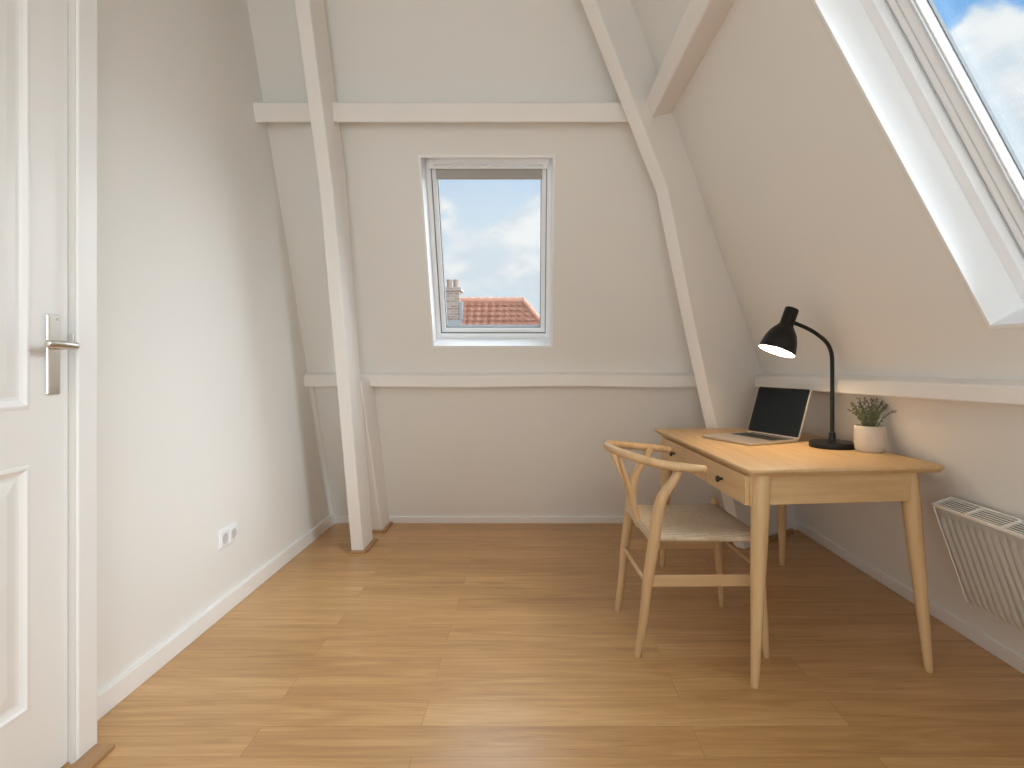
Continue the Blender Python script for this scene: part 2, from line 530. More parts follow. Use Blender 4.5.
t, q, l = skylight(2, PR, WR, 'large white roof window in right slope above the radiator', 0.105, 0.042, 0.085, 0.028)
u0, u1, v0, v1 = WR
bm = B(); ring_uv(bm, PR, u0+q+0.028, u1-q-0.028, v0+q+0.028, v1-q-0.028, 0.004, 0.1315, 0.14)
tag(obj('sash_groove', bm, M['alu'], t), 'thin grey groove line along the sash')
bm = B(); ring_uv(bm, PR, u0+q+0.066, u1-q-0.066, v0+q+0.066, v1-q-0.066, 0.012, 0.127, 0.15)
tag(obj('sash_rail', bm, M['alu'], t, bevel=0.003), 'silver rail beside the glass')
# wide rear window, out of view, added to let in fill light
t = thing('window_3', (0, YR, WQ[2]), 'added white casement window behind the viewer, letting in fill light', 'window', kind='structure')
u0, u1, v0, v1 = WQ
bm = B(); ring_uv(bm, PRW, u0, u1, v0, v1, 0.06, 0.06, 0.13)
box_uv(bm, PRW, (u0+u1)/2-0.03, (u0+u1)/2+0.03, v0+0.06, v1-0.06, 0.062, 0.128)
obj('window_frame', bm, M['pvc'], t, bevel=0.004)
bm = B(); box_uv(bm, PRW, u0+0.05, u1-0.05, v0+0.05, v1-0.05, 0.095, 0.101)
obj('pane', bm, M['glass'], t)

# ------------------------------------------------------------------ baseboards and wall trims
bm = B(); hexa(bm, [(XL-0.02, 1.70, 0), (XL+0.023, 1.70, 0), (XL+0.023, YBK(0)+0.02, 0), (XL-0.02, YBK(0)+0.02, 0)],
                   [(XL-0.02, 1.70, 0.07), (XL+0.019, 1.70, 0.07), (XL+0.019, YBK(0.07)+0.02, 0.07), (XL-0.02, YBK(0.07)+0.02, 0.07)])
tag(obj('baseboard_left', bm, M['gloss'], bevel=0.003), 'low white baseboard along the left wall', 'baseboard', kind='structure')
bm = B()
hexa(bm, [(XL, YBK(0)+0.02, 0), (XL, YBK(0)-0.014, 0), (XR(0), YBK(0)-0.014, 0), (XR(0), YBK(0)+0.02, 0)],
         [(XL, YBK(0.05)+0.02, 0.05), (XL, YBK(0.05)-0.012, 0.05), (XR(0.05), YBK(0.05)-0.012, 0.05), (XR(0.05), YBK(0.05)+0.02, 0.05)])
tag(obj('baseboard_back', bm, M['gloss'], bevel=0.003), 'low white baseboard under the sloping end wall', 'baseboard', kind='structure')
bm = B()
hexa(bm, [(XR(0)+0.03, YR, 0), (XR(0)-0.014, YR, 0), (XR(0)-0.014, YB, 0), (XR(0)+0.03, YB, 0)],
         [(XR(.068)+0.03, YR, .068), (XR(.068)-0.012, YR, .068), (XR(.068)-0.012, YBK(.068), .068), (XR(.068)+0.03, YBK(.068), .068)])
tag(obj('baseboard_right', bm, M['gloss'], bevel=0.003), 'white baseboard under the radiator and desk wall', 'baseboard', kind='structure')
# rounded corner batten left / back
bm = B()
tube(bm, [(XL+0.008, YBK(z)-0.004, z) for z in (0.0, 0.3, 0.6, 0.945)], 0.02, seg=12)
tag(obj('trim_1', bm, M['plaster'], smooth=True), 'rounded white batten filling the corner of left wall and sloping end wall', 'corner trim', kind='structure')

# ------------------------------------------------------------------ timber roof frame
def post_plank(bm, line, x0, x1):
    """line: list of (front y, back y, z front, z back) -> swept plank between two x planes"""
    loops = []
    for yf, zf, yb, zb in line:
        loops.append([(x0, yf, zf), (x1, yf, zf), (x1, yb, zb), (x0, yb, zb)])
    rings(bm, loops)

lp = thing('roof_post', (-0.99, 3.5, 0), 'white curved timber roof post left of the small roof window', 'roof post', 'curved timber roof posts')
bm = B()
post_plank(bm, [(3.43, 0, 3.65, 0), (3.31, 0.44, 3.535, 0.44), (3.17, 0.96, 3.40, 0.96), (3.035, 1.46, 3.25, 1.52), (2.91, 1.92, 3.115, 2.06), (2.76, 2.275, 2.955, 2.40), (2.595, 2.665, 2.785, 2.77), (2.44, 3.02, 2.63, 3.12)], -1.027, -0.96)
obj('upright', bm, M['timber'], lp, bevel=0.006)
bm = B()
post_plank(bm, [(3.846, 0.0, 4.05, 0.0), (3.60, 0.50, 3.83, 0.5), (3.36, 0.98, 3.62, 0.98)], -1.022, -0.952)
obj('strut', bm, M['timber'], lp, bevel=0.006)
bm = B()
for a in ((-1.045, -0.945, 3.405, 3.43), (-0.96, -0.935, 3.4305, 3.66), (-1.04, -0.935, 3.825, 3.846), (-0.952, -0.93, 3.8465, 4.035)):
    bm = B(); box(bm, *a, 0, 0.014)
    tag(obj('foot_trim', bm, M['trimoak'], lp, bevel=0.003), 'oak coloured trim strip at the foot')

# right hip post: narrow inner edge faces the room, wide side runs to the corner
rp = thing('roof_post', (1.25, 3.6, 0), 'white curved timber roof post in the right corner behind the desk', 'roof post', 'curved timber roof posts')
dirc = Vector((0.78, 0.626, 0)); wid = Vector((0.626, -0.78, 0))
def hip(bm, pts, w, dep):
    loops = []
    for (x, y, z), d in zip(pts, dep):
        p = Vector((x, y, z))
        loops.append([p, p+wid*w, p+wid*w+dirc*d+Vector((0, 0, d*0.3 if z > 0.01 else 0)), p+dirc*d+Vector((0, 0, d*0.3 if z > 0.01 else 0))])
    rings(bm, loops)
bm = B()
def hl(z):
    if z <= 1.92:
        t = z/1.92
        return (1.195+(0.6146-1.195)*t - 0.012*math.sin(PI*t), 3.54+(2.95-3.54)*t - 0.0*math.sin(PI*t), z)
    t = (z-1.92)/(2.672-1.92)
    return (0.6146+(0.214-0.6146)*t, 2.95+(2.62-2.95)*t, z)
zs = [0, 0.4, 0.8, 1.2, 1.6, 1.92, 2.3, 2.672, 2.98]
hip(bm, [hl(z) for z in zs], 0.073, [0.20, 0.205, 0.21, 0.215, 0.235, 0.28, 0.27, 0.25, 0.25])
obj('upright', bm, M['timber'], rp, bevel=0.006)
bm = B()
zs2 = [0, 0.45, 0.95, 1.12, 1.5, 1.86]
k2 = [0.27, 0.255, 0.225, 0.20, 0.16, 0.08]; tot = [0.64, 0.62, 0.59, 0.53, 0.43, 0.31]
pts = [Vector(hl(z)) + dirc*k - wid*0.010 for z, k in zip(zs2, k2)]
hip(bm, pts, 0.073, [t_-k for t_, k in zip(tot, k2)])
obj('strut', bm, M['timber'], rp, bevel=0.006)
bm = B()
p = pts[0].copy()
def strip(bm, a, c, w, h):
    a = Vector(a); c = Vector(c); n = (c-a).normalized().cross(Vector((0, 0, 1)))*w
    hexa(bm, [a, c, c+n, a+n], [a+Vector((0, 0, h)), c+Vector((0, 0, h)), c+n+Vector((0, 0, h)), a+n+Vector((0, 0, h))])
strip(bm, p-dirc*0.004+wid*0.08, p+wid*0.08+dirc*0.26, 0.022, 0.03)
tag(obj('foot_trim', bm, M['trimoak'], rp, bevel=0.003), 'oak coloured trim strip at the foot')
bm = B(); strip(bm, p-dirc*0.002-wid*0.01, p-dirc*0.002+wid*0.10, 0.02, 0.03)
tag(obj('foot_trim', bm, M['trimoak'], rp, bevel=0.003), 'oak coloured trim strip at the foot')

# back purlin
bm = B()
zt, zb_ = 2.342, 2.258
zq = 2.258
pf = [(2.925, zq), (2.892, 2.342), (2.892+0.917*0.14, 2.342+0.399*0.14), (2.925+0.917*0.14, zq+0.399*0.14)]
rings(bm, [[(XL-0.01, y, z) for y, z in pf], [(0.53, y, z) for y, z in pf]])
tag(obj('purlin', bm, M['timber'], bevel=0.006), 'white horizontal timber crossing above the small roof window', 'roof beam')
# right purlin
bm = B()
def pur(y): 
    z0 = 2.300; a = 0.132
    c = Vector((XR(z0), y, z0))
    n = Vector((-0.88, 0, -0.475)); s = Vector((-0.475, 0, 0.88))
    return [c-n*0.04, c+n*a, c+n*a+s*0.076, c-n*0.04+s*0.076]
rings(bm, [pur(YR), pur(0.5), pur(1.8), pur(2.945)])
tag(obj('purlin', bm, M['timber'], bevel=0.005), 'white timber running toward viewer, butting the right corner post high up', 'roof beam')
# back ledge
bm = B()
loops = []
for k in range(9):
    x = XL-0.01 + (1.36-XL)*k/8
    w = 0.004*math.sin(k*1.7)
    loops.append([(x, 3.555+w, 0.938+w), (x, 3.545+w, 1.008+w), (x, YBK(1.03)+0.03, 1.036), (x, YBK(0.938)+0.03, 0.938)])
rings(bm, loops)
tag(obj('ledge', bm, M['timber'], bevel=0.008), 'long white timber ledge on the end wall beneath the small roof window', 'ledge')
# right ledges
def rl(y, dx=0.0):
    t = (y-1.58)/(3.61-1.58)
    zb = 0.979+(0.9375-0.979)*t; zt = 1.030+(1.004-1.030)*t
    return [(XR(zb)+0.03, y, zb), (1.30+dx, y, zb), (1.296+dx, y, zt), (XR(zt+.02)+0.03, y, zt+0.022)]
bm = B(); f0 = [Vector(v) for v in rl(2.524, 0.016)]
f0[2] += Vector((0, 0.05, 0)); f0[3] += Vector((0, 0.05, 0))
rings(bm, [f0, rl(2.8, 0.015), rl(3.2, 0.010), rl(3.56, 0.008)])
tag(obj('ledge', bm, M['timber'], bevel=0.006), 'short far length of white wall ledge behind the laptop and black lamp', 'ledge')
bm = B()
a0 = rl(2.52); a0 = [Vector(v) for v in a0]
a0[2] += Vector((0, 0.05, 0)); a0[3] += Vector((0, 0.05, 0))
rings(bm, [rl(YR), rl(-0.4), rl(0.6), rl(1.6), rl(2.2), a0])
tag(obj('ledge', bm, M['timber'], bevel=0.006), 'long near length of white wall ledge above the plant and radiator', 'ledge')

# ------------------------------------------------------------------ door
d1 = thing('door_1', (-1.262, 1.21, 0), 'white panelled interior door, closed, at the left edge', 'door', kind='structure')
XD = -1.262
Y0, Y1, DT = 0.812, 1.634, 2.305
bm = B()
box(bm, XD-0.04, XD-0.014, Y0, Y1, 0.006, DT)                    # core
SW = 0.127
pz = [(0.22, 0.833), (0.98, 2.16)]
box(bm, XD-0.015, XD, Y0, Y0+SW, 0.006, DT); box(bm, XD-0.015, XD, Y1-SW, Y1, 0.006, DT)
box(bm, XD-0.015, XD, Y0+SW, Y1-SW, 0.006, 0.22); box(bm, XD-0.015, XD, Y0+SW, Y1-SW, 0.833, 0.98); box(bm, XD-0.015, XD, Y0+SW, Y1-SW, 2.16, DT)
bmesh.ops.remove_doubles(bm, verts=bm.verts, dist=1e-5)
obj('door_leaf', bm, M['gloss'], d1)
def PD(u, v, d): return Vector((XD-d, u, v))
for z0, z1 in pz:
    bm = B()
    y0, y1 = Y0+SW, Y1-SW
    def lp4(i, d): return [PD(y0+i, z0+i, d), PD(y1-i, z0+i, d), PD(y1-i, z1-i, d), PD(y0+i, z1-i, d)]
    rings(bm, [lp4(-0.002, 0.014), lp4(-0.002, -0.002), lp4(0.007, -0.003), lp4(0.013, 0.003), lp4(0.021, 0.007), lp4(0.029, 0.008), lp4(0.060, 0.002)])
    obj('door_panel', bm, M['gloss'], d1, bevel=0.001)
XF = -1.235
bm = B()
box(bm, XL-0.005, XF, 1.637, 1.711, 0, DT+0.08); box(bm, XL-0.005, XF, 0.735, 0.809, 0, DT+0.08); box(bm, XL-0.005, XF, 0.809, 1.637, DT+0.004, DT+0.08)
obj('door_frame', bm, M['gloss'], d1, bevel=0.004)
bm = B()
box(bm, XF-0.022, XF-0.007, 1.6345, 1.642, 0, DT+0.004)
tag(obj('frame_rebate', bm, simple('pale_rebate_strip', (0.70, 0.67, 0.63, 1), 0.6), d1), 'pale seal strip in the door rebate')  # pale seal strip in its own even colour
bm = B(); hexa(bm, [(XD, 1.5575, 1.008), (XD, 1.604, 1.008), (XD, 1.604, 1.221), (XD, 1.5575, 1.221)],
                   [(XD+0.008, 1.562, 1.010), (XD+0.008, 1.600, 1.010), (XD+0.008, 1.600, 1.219), (XD+0.008, 1.562, 1.219)])
plate = obj('handle_plate', bm, M['nickel'], d1, bevel=0.003)
bm = B(); tube(bm, [(XD+0.004, 1.582, 1.138), (XD+0.054, 1.582, 1.138)], 0.010, seg=16)
tube(bm, [(XD+0.057, 1.589, 1.137), (XD+0.060, 1.56, 1.1385), (XD+0.060, 1.53, 1.140), (XD+0.057, 1.496, 1.141)], [0.0095, 0.0105, 0.0105, 0.0105], seg=16, sub=4, cap=0.5)
obj('door_lever', bm, M['nickel'], plate, smooth=True)
bm = B()
for z in (1.208, 1.022): tube(bm, [(XD+0.007, 1.59, z), (XD+0.0095, 1.59, z)], 0.004, seg=10)
obj('screw', bm, M['alu'], plate, smooth=True)
bm = B(); box(bm, XF-0.024, XF-0.010, 1.6325, 1.6375, 1.148, 1.172)
obj('latch_keep', bm, M['nickel'], d1, bevel=0.001)
# oak threshold strip
bm = B(); box(bm, XF+0.0, XF+0.057, 0.76, 1.703, 0, 0.013)
tag(obj('threshold', bm, M['trimoak'], bevel=0.004), 'flat brown oak threshold strip on the floor beside the door frame', 'threshold')

# ------------------------------------------------------------------ wall socket, screw plug
ws = thing('wall_socket', (XL, 2.647, 0.28), 'white double power socket low on the left wall', 'power socket')
def PS(u, v, d): return Vector((XL+d, u, v))
bm = B(); box_uv(bm, PS, 2.570, 2.724, 0.283, 0.366, 0.0, 0.009)
obj('face_plate', bm, M['plastic'], ws, bevel=0.003)
for yc in (2.609, 2.685):
    bm = B()
    loops = []
    for r, d in ((0.031, 0.0085), (0.031, 0.012), (0.029, 0.013)):
        loops.append([PS(yc+sx*r, 0.3245+sz*r, d) for sx, sz in ((-1, -1), (1, -1), (1, 1), (-1, 1))])
    rings(bm, loops)
    ins = obj('socket_outlet', bm, M['plastic'], ws, bevel=0.001)
    bm = B()
    lathe(bm, [(0.0225, 0), (0.0225, 0.0010), (0.0205, 0.0012), (0.019, 0.0006), (0.0, 0.0006)], 24, (XL+0.0128, yc, 0.3245), (1, 0, 0))
    tag(obj('recess', bm, simple('recess_grey', (0.58, 0.58, 0.58, 1), 0.5), ins, smooth=True), 'grey round recess')
bm = B()
zc = 0.735
c = Vector((-0.598, YBK(zc), zc))
q = -Nb
lathe(bm, [(0.0, -0.003), (0.0055, -0.003), (0.0055, 0.004), (0.003, 0.007), (0.0, 0.0075)], 12, c, q)
tag(obj('screw_cap', bm, M['plastic'], smooth=True), 'tiny white screw cap on the end wall beneath the ledge', 'screw cap')

# ------------------------------------------------------------------ radiator
ra = thing('radiator', (1.55, 1.53, 0.2), 'cream ribbed panel radiator hung on the sloping right wall', 'radiator')
ry0, ry1 = 0.73, 2.133
vb, vt = 0.268/cl, 0.624/cl
def PRad(u, v, d): return Vector((1.738, u, 0)) + Vl*v - Nl*d     # d = distance off the wall
bm = B()
box_uv(bm, PRad, ry0+0.01, ry1-0.01, vb+0.01, vt-0.012, 0.028, 0.040)
obj('back_panel', bm, M['radiator'], ra, bevel=0.003)
# ribbed front
bm = B()
n = int((ry1-ry0-0.03)/0.034); pitch = (ry1-ry0-0.03)/n
prof = []
for k in range(n):
    y = ry0+0.015+k*pitch
    prof += [(y, 0), (y+pitch*0.16, 0), (y+pitch*0.30, 0.75), (y+pitch*0.45, 1), (y+pitch*0.70, 1), (y+pitch*0.86, 0.75)]
prof.append((ry1-0.015, 0))
rows = []
D0, D1 = 0.098, 0.1035
for v, k in ((vb, 0), (vb+0.018, 0), (vb+0.034, 1), (vt-0.052, 1), (vt-0.036, 0), (vt-0.012, 0), (vt-0.006, -0.4)):
    rows.append([bm.verts.new(PRad(y, v, D0+(D1-D0)*h*max(k, 0) + (-0.006 if k < 0 else 0))) for y, h in [(ry0, 0)]+prof+[(ry1, 0)]])
for a, c in zip(rows, rows[1:]):
    for i in range(len(a)-1): bm.faces.new((a[i], a[i+1], c[i+1], c[i]))
bmesh.ops.solidify(bm, geom=list(bm.faces), thickness=0.004)
obj('front_panel', bm, M['radiator'], ra, smooth=True, sharp=50)
for ya, yb in ((ry0-0.004, ry0+0.006), (ry1-0.006, ry1+0.004)):
    bm = B(); box_uv(bm, PRad, ya, yb, vb+0.006, vt-0.001, 0.030, 0.100)
    obj('side_panel', bm, M['radiator'], ra, bevel=0.003)
bm = B()
ring_uv(bm, lambda u, v, d: PRad(u, vt-0.006+d, v), ry0, ry1, 0.026, 0.100, 0.007, -0.004, 0.006)
nx = 5
for k in range(1, 9):
    y = ry1-0.155*k
    if y > ry0: box_uv(bm, PRad, y-0.004, y+0.004, vt-0.008, vt, 0.033, 0.095)
for k in range(1, 6):
    d = 0.033+0.062*k/6
    box_uv(bm, PRad, ry0+0.006, ry1-0.006, vt-0.0035, vt-0.001, d-0.0016, d+0.0016)
obj('top_grille', bm, M['radiator'], ra)
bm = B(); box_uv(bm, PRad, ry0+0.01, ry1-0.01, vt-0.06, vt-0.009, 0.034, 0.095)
tag(obj('grille_shade_block', bm, M['grille'], ra), 'dark block painting the shade behind the grille')  # near-black block stands in for the shade between the grille bars
for y in (1.0, 1.85):
    bm = B(); box_uv(bm, PRad, y-0.02, y+0.02, vb+0.05, vt-0.06, 0.0, 0.03)
    obj('wall_bracket', bm, M['radiator'], ra)

# ------------------------------------------------------------------ desk
NL = Vector((0.732, 2.007, 0)); LEN = 1.238; WID = 0.728
dv = Vector((-math.sin(R(3.2)), math.cos(R(3.2)), 0))
def D(u, v, z=0):
    a = R(6.5+(1.6-6.5)*v/LEN)
    return NL + dv*v + Vector((math.cos(a), math.sin(a), 0))*u + Vector((0, 0, z))
ZT = 0.73
dk = thing('desk', D(WID/2, LEN/2), 'pale oak writing desk with tapered splayed legs against the right wall', 'desk')
def round_rect(u0, u1, v0, v1, r, n=6):
    pts = []
    for (cu, cv, a0) in ((u1-r, v0+r, -90), (u1-r, v1-r, 0), (u0+r, v1-r, 90), (u0+r, v0+r, 180)):
        for k in range(n+1):
            a = R(a0+90*k/n)
            pts.append((cu+r*math.cos(a), cv+r*math.sin(a)))
    return pts
bm = B()
loops = []
for ins, z in ((0.016, ZT-0.024), (0.004, ZT-0.013), (0.0, ZT-0.008), (0.0, ZT-0.003), (0.003, ZT)):
    loops.append([D(u, v, z) for u, v in round_rect(ins, WID-ins, ins, LEN-ins, 0.03-ins)])
rings(bm, loops)
obj('desk_top', bm, M['oak_y'], dk, smooth=True, sharp=25)
ZA0, ZA1 = 0.60, ZT-0.024
leg_feet = {'nl': ((0.752, 2.016), (0.790, 2.058)), 'nr': ((1.405, 2.118), (1.345, 2.142)), 'fl': ((0.70, 3.20), (0.722, 3.165)), 'fr': ((1.346, 3.215), (1.322, 3.17))}
for k, (f, tp) in leg_feet.items():
    bm = B()
    f = Vector((*f, 0)); tp = Vector((*tp, ZA1+0.001))
    ts = [0, 0.004, 0.02, 0.3, 0.6, 0.82, 1]
    rd = [0.0115, 0.0135, 0.0142, 0.0205, 0.027, 0.0305, 0.031]
    loops = []
    for t, r in zip(ts, rd):
        c = f.lerp(tp, t)
        loops.append([c+Vector((r*math.cos(2*PI*j/20), r*math.sin(2*PI*j/20), 0)) for j in range(20)])
    rings(bm, loops)
    obj('leg', bm, M['oak_z'], dk, smooth=True, sharp=50)
def dbox(bm, u0, u1, v0, v1, z0, z1):
    hexa(bm, [D(u0, v0, z0), D(u1, v0, z0), D(u1, v1, z0), D(u0, v1, z0)], [D(u0, v0, z1), D(u1, v0, z1), D(u1, v1, z1), D(u0, v1, z1)])
bm = B(); dbox(bm, 0.075, 0.61, 0.034, 0.056, ZA0+0.004, ZA1)
obj('apron', bm, M['oak_x'], dk, bevel=0.002)
bm = B(); dbox(bm, 0.075, 0.61, LEN-0.082, LEN-0.06, ZA0+0.004, ZA1)
obj('apron', bm, M['oak_x'], dk, bevel=0.002)
bm = B(); dbox(bm, 0.60, 0.622, 0.10, LEN-0.12, ZA0+0.004, ZA1)
obj('apron', bm, M['oak_y'], dk, bevel=0.002)
# drawer carcass: the long side that faces the chair
bm = B(); dbox(bm, 0.020, 0.045, 0.040, LEN-0.150, ZA0-0.002, ZA1); dbox(bm, 0.045, 0.30, 0.10, LEN-0.16, ZA0+0.0, ZA0+0.012)
obj('drawer_rail', bm, M['oak_y'], dk, bevel=0.0015)
for i, (a, c) in enumerate(((0.048, 0.428), (0.434, 0.690), (0.696, 1.076))):
    bm = B(); dbox(bm, 0.004, 0.0215, a, c, ZA0+0.002, ZA1-0.004)
    dr = obj('drawer', bm, M['oak_y'], dk, bevel=0.0015)
    if i != 1:
        vm = (a+c)/2 + (0.02 if i == 0 else -0.02)
        p = D(0.006, vm, 0.652)
        bm = B(); lathe(bm, [(0.0, -0.002), (0.0065, 0), (0.005, 0.006), (0.005, 0.012), (0.0115, 0.016), (0.0125, 0.021), (0.010, 0.026), (0.0, 0.028)], 18, p, -Vector((math.cos(R(5)), math.sin(R(5)), 0)))
        tag(obj('knob', bm, M['knob'], dr, smooth=True), 'small dark bronze knob')

# ------------------------------------------------------------------ chair
ch = thing('desk_chair', (0.63, 2.44, 0), 'pale wood chair with bent armrail and woven cord seat facing the desk', 'chair', rz=R(2.5))
for s in (-1, 1):
    bm = B()
    tube(bm, [(-0.243, s*0.203, 0.0), (-0.222, s*0.208, 0.14), (-0.207, s*0.213, 0.285), (-0.186, s*0.218, 0.43), (-0.176, s*0.221, 0.51), (-0.160, s*0.226, 0.59), (-0.118, s*0.232, 0.655), (-0.088, s*0.238, 0.708)],
         [0.013, 0.0165, 0.020, 0.0225, 0.0225, 0.021, 0.0175, 0.013], sub=5, seg=16)
    obj('leg', bm, M['ash_z'], ch, local=True, smooth=True)
    bm = B()
    tube(bm, [(0.232, s*0.228, 0.0), (0.222, s*0.227, 0.14), (0.212, s*0.225, 0.285), (0.200, s*0.222, 0.43), (0.196, s*0.221, 0.478)], [0.0125, 0.0155, 0.0175, 0.018, 0.0155], sub=4, seg=16, cap=0.6)
    obj('leg', bm, M['ash_z'], ch, local=True, smooth=True)
    # side stretcher: flat board
    bm = B()
    hexa(bm, [(-0.209, s*0.207, 0.262), (0.213, s*0.219, 0.262), (0.213, s*0.231, 0.262), (-0.209, s*0.219, 0.262)],
             [(-0.206, s*0.207, 0.306), (0.211, s*0.219, 0.306), (0.211, s*0.231, 0.306), (-0.206, s*0.219, 0.306)])
    obj('stretcher', bm, M['ash_x'], ch, local=True, bevel=0.004)
bm = B(); tube(bm, [(-0.209, -0.213, 0.272), (-0.209, 0, 0.272), (-0.209, 0.213, 0.272)], [0.009, 0.0105, 0.009], seg=12, sub=4)
obj('stretcher', bm, M['ash_y'], ch, local=True, smooth=True)
bm = B(); tube(bm, [(0.210, -0.225, 0.325), (0.210, 0, 0.325), (0.210, 0.225, 0.325)], [0.009, 0.0105, 0.009], seg=12, sub=4)
obj('stretcher', bm, M['ash_y'], ch, local=True, smooth=True)
# bent armrail
pts, rd = [], []
RR = 0.25
def railz(t): return 0.708+0.042*math.sin(t)**1.4
pts.append((-0.006, -RR+0.012, 0.699)); rd.append(0.016)
pts.append((-0.045, -RR, 0.704)); rd.append(0.017)
for k in range(0, 13):
    t = PI*k/12
    pts.append((-0.080-RR*math.sin(t)*0.95, -RR*math.cos(t), railz(t))); rd.append(0.0178)
pts.append((-0.045, RR, 0.704)); rd.append(0.017)
pts.append((-0.002, RR-0.012, 0.699)); rd.append(0.016)
bm = B(); tube(bm, pts, rd, seg=18, sub=4, cap=0.7, flat=0.92)
obj('armrail', bm, M['ash_y'], ch, local=True, smooth=True)
# forked splat
bm = B()
tube(bm, [(-0.194, 0, 0.425), (-0.206, 0, 0.48), (-0.222, 0, 0.54), (-0.236, 0, 0.585)], [0.013, 0.0135, 0.014, 0.014], seg=14, sub=3, flat=1.0)
for s in (-1, 1):
    tube(bm, [(-0.226, s*0.004, 0.55), (-0.242, s*0.018, 0.60), (-0.272, s*0.055, 0.67), (-0.296, s*0.098, 0.74)], [0.0125, 0.0115, 0.0095, 0.009], seg=12, sub=4)
obj('splat', bm, M['ash_z'], ch, local=True, smooth=True)
# seat rails and cord seat
def seat_half(x): return 0.196+(0.222-0.196)*(x+0.20)/0.41
bm = B()
NX = 40
def seat_pt(i, j, top):
    a = -1+2*i/NX; b_ = -1+2*j/NX
    x = 0.003+a*0.208
    hw = seat_half(x)+0.024
    y = b_*hw
    m = max(abs(a), abs(b_))
    edge = max(0, (m-0.86)/0.14)
    dip = 0.013*math.cos(a*PI/2)*math.cos(b_*PI/2)
    # diagonal welts of the weave
    welt = 0.0060*math.exp(-((abs(a)-abs(b_))/0.05)**2)*(1 if m > 0.12 else 0.3)
    front = 0.004*a*a
    if top: z = 0.463+front-dip-welt-0.015*edge**2
    else: z = 0.424+0.010*edge**2-0.0
    # round the four corners around the legs
    if abs(a) > 0.9 and abs(b_) > 0.9: y *= 0.985
    return (x, y, z)
tv = [[bm.verts.new(seat_pt(i, j, True)) for j in range(NX+1)] for i in range(NX+1)]
bv = [[bm.verts.new(seat_pt(i, j, False)) for j in range(NX+1)] for i in range(NX+1)]
for i in range(NX):
    for j in range(NX):
        bm.faces.new((tv[i][j], tv[i+1][j], tv[i+1][j+1], tv[i][j+1]))
        bm.faces.new((bv[i][j], bv[i][j+1], bv[i+1][j+1], bv[i+1][j]))
for k in range(NX):
    bm.faces.new((tv[k][0], bv[k][0], bv[k+1][0], tv[k+1][0])); bm.faces.new((tv[k+1][NX], bv[k+1][NX], bv[k][NX], tv[k][NX]))
    bm.faces.new((tv[0][k+1], bv[0][k+1], bv[0][k], tv[0][k])); bm.faces.new((tv[NX][k], bv[NX][k], bv[NX][k+1], tv[NX][k+1]))
obj('seat', bm, M['cord'], ch, local=True, smooth=True, sharp=70)

# ------------------------------------------------------------------ laptop
lt = thing('laptop', (1.13, 2.85, ZT), 'slim open laptop with dark screen on the desk', 'laptop')
hv = Vector((0.39, -0.92, 0)).normalized(); pv = Vector((-0.92, -0.39, 0)).normalized()
HO = Vector((1.138, 2.835, ZT))
LW, LD = 0.32, 0.285
def PLt(a, b, c): return HO + hv*a + pv*b + Vector((0, 0, c))
bm = B()
loops = []
for ins, z in ((0.006, 0.0), (0.0, 0.003), (0.0, 0.0115), (0.0015, 0.013)):
    loops.append([PLt(u, v, z+0.0) for u, v in round_rect(-LW/2+ins, LW/2-ins, ins, LD-ins, 0.012)])
rings(bm, loops)
base = obj('base', bm, M['laptop'], lt, smooth=True, sharp=30)
bm = B()
hexa(bm, [PLt(-0.134, 0.028, 0.0125), PLt(0.134, 0.028, 0.0125), PLt(0.134, 0.134, 0.0125), PLt(-0.134, 0.134, 0.0125)],
         [PLt(-0.134, 0.028, 0.0134), PLt(0.134, 0.028, 0.0134), PLt(0.134, 0.134, 0.0134), PLt(-0.134, 0.134, 0.0134)])
for r_ in range(6):
    nk = 14 if r_ < 5 else 8
    for k in range(nk):
        wk = 0.268/nk
        a0 = -0.134+k*wk+0.0012; a1 = -0.134+(k+1)*wk-0.0012
        if r_ == 5 and k in (3, 4): pass
        b0 = 0.0285+r_*0.0175+0.001; b1 = b0+0.0155
        hexa(bm, [PLt(a0, b0, 0.0133), PLt(a1, b0, 0.0133), PLt(a1, b1, 0.0133), PLt(a0, b1, 0.0133)],
                 [PLt(a0+.001, b0+.001, 0.0146), PLt(a1-.001, b0+.001, 0.0146), PLt(a1-.001, b1-.001, 0.0146), PLt(a0+.001, b1-.001, 0.0146)])
tag(obj('keyboard', bm, M['keys'], base), 'black keyboard')
bm = B()
hexa(bm, [PLt(-0.06, 0.152, 0.0125), PLt(0.06, 0.152, 0.0125), PLt(0.06, 0.245, 0.0125), PLt(-0.06, 0.245, 0.0125)],
         [PLt(-0.06, 0.152, 0.0134), PLt(0.06, 0.152, 0.0134), PLt(0.06, 0.245, 0.0134), PLt(-0.06, 0.245, 0.0134)])
obj('trackpad', bm, M['laptop'], base, bevel=0.0004)
th = R(19)
sv = -pv*math.sin(th)+Vector((0, 0, math.cos(th))); sn = pv*math.cos(th)+Vector((0, 0, math.sin(th)))
LH = 0.243
SO = HO+Vector((0, 0, 0.010))+pv*0.004
def PSc(a, b, c): return SO + hv*a + sv*b + sn*c
bm = B()
loops = []
for ins, c in ((0.004, -0.0065), (0.0, -0.005), (0.0, -0.0005), (0.001, 0.0)):
    loops.append([PSc(u, v, c) for u, v in round_rect(-LW/2+ins, LW/2-ins, 0.004+ins, LH-ins, 0.011)])
rings(bm, loops)
lid = obj('screen_lid', bm, M['laptop'], lt, smooth=True, sharp=30)
bm = B()
rings(bm, [[PSc(u, v, c) for u, v in round_rect(-LW/2+0.004, LW/2-0.004, 0.012, LH-0.004, 0.008)] for c in (-0.001, 0.0009)])
tag(obj('display', bm, M['screen'], lid), 'black switched off display')
bm = B(); tube(bm, [PLt(-0.13, 0.004, 0.011), PLt(0.13, 0.004, 0.011)], 0.005, seg=10)
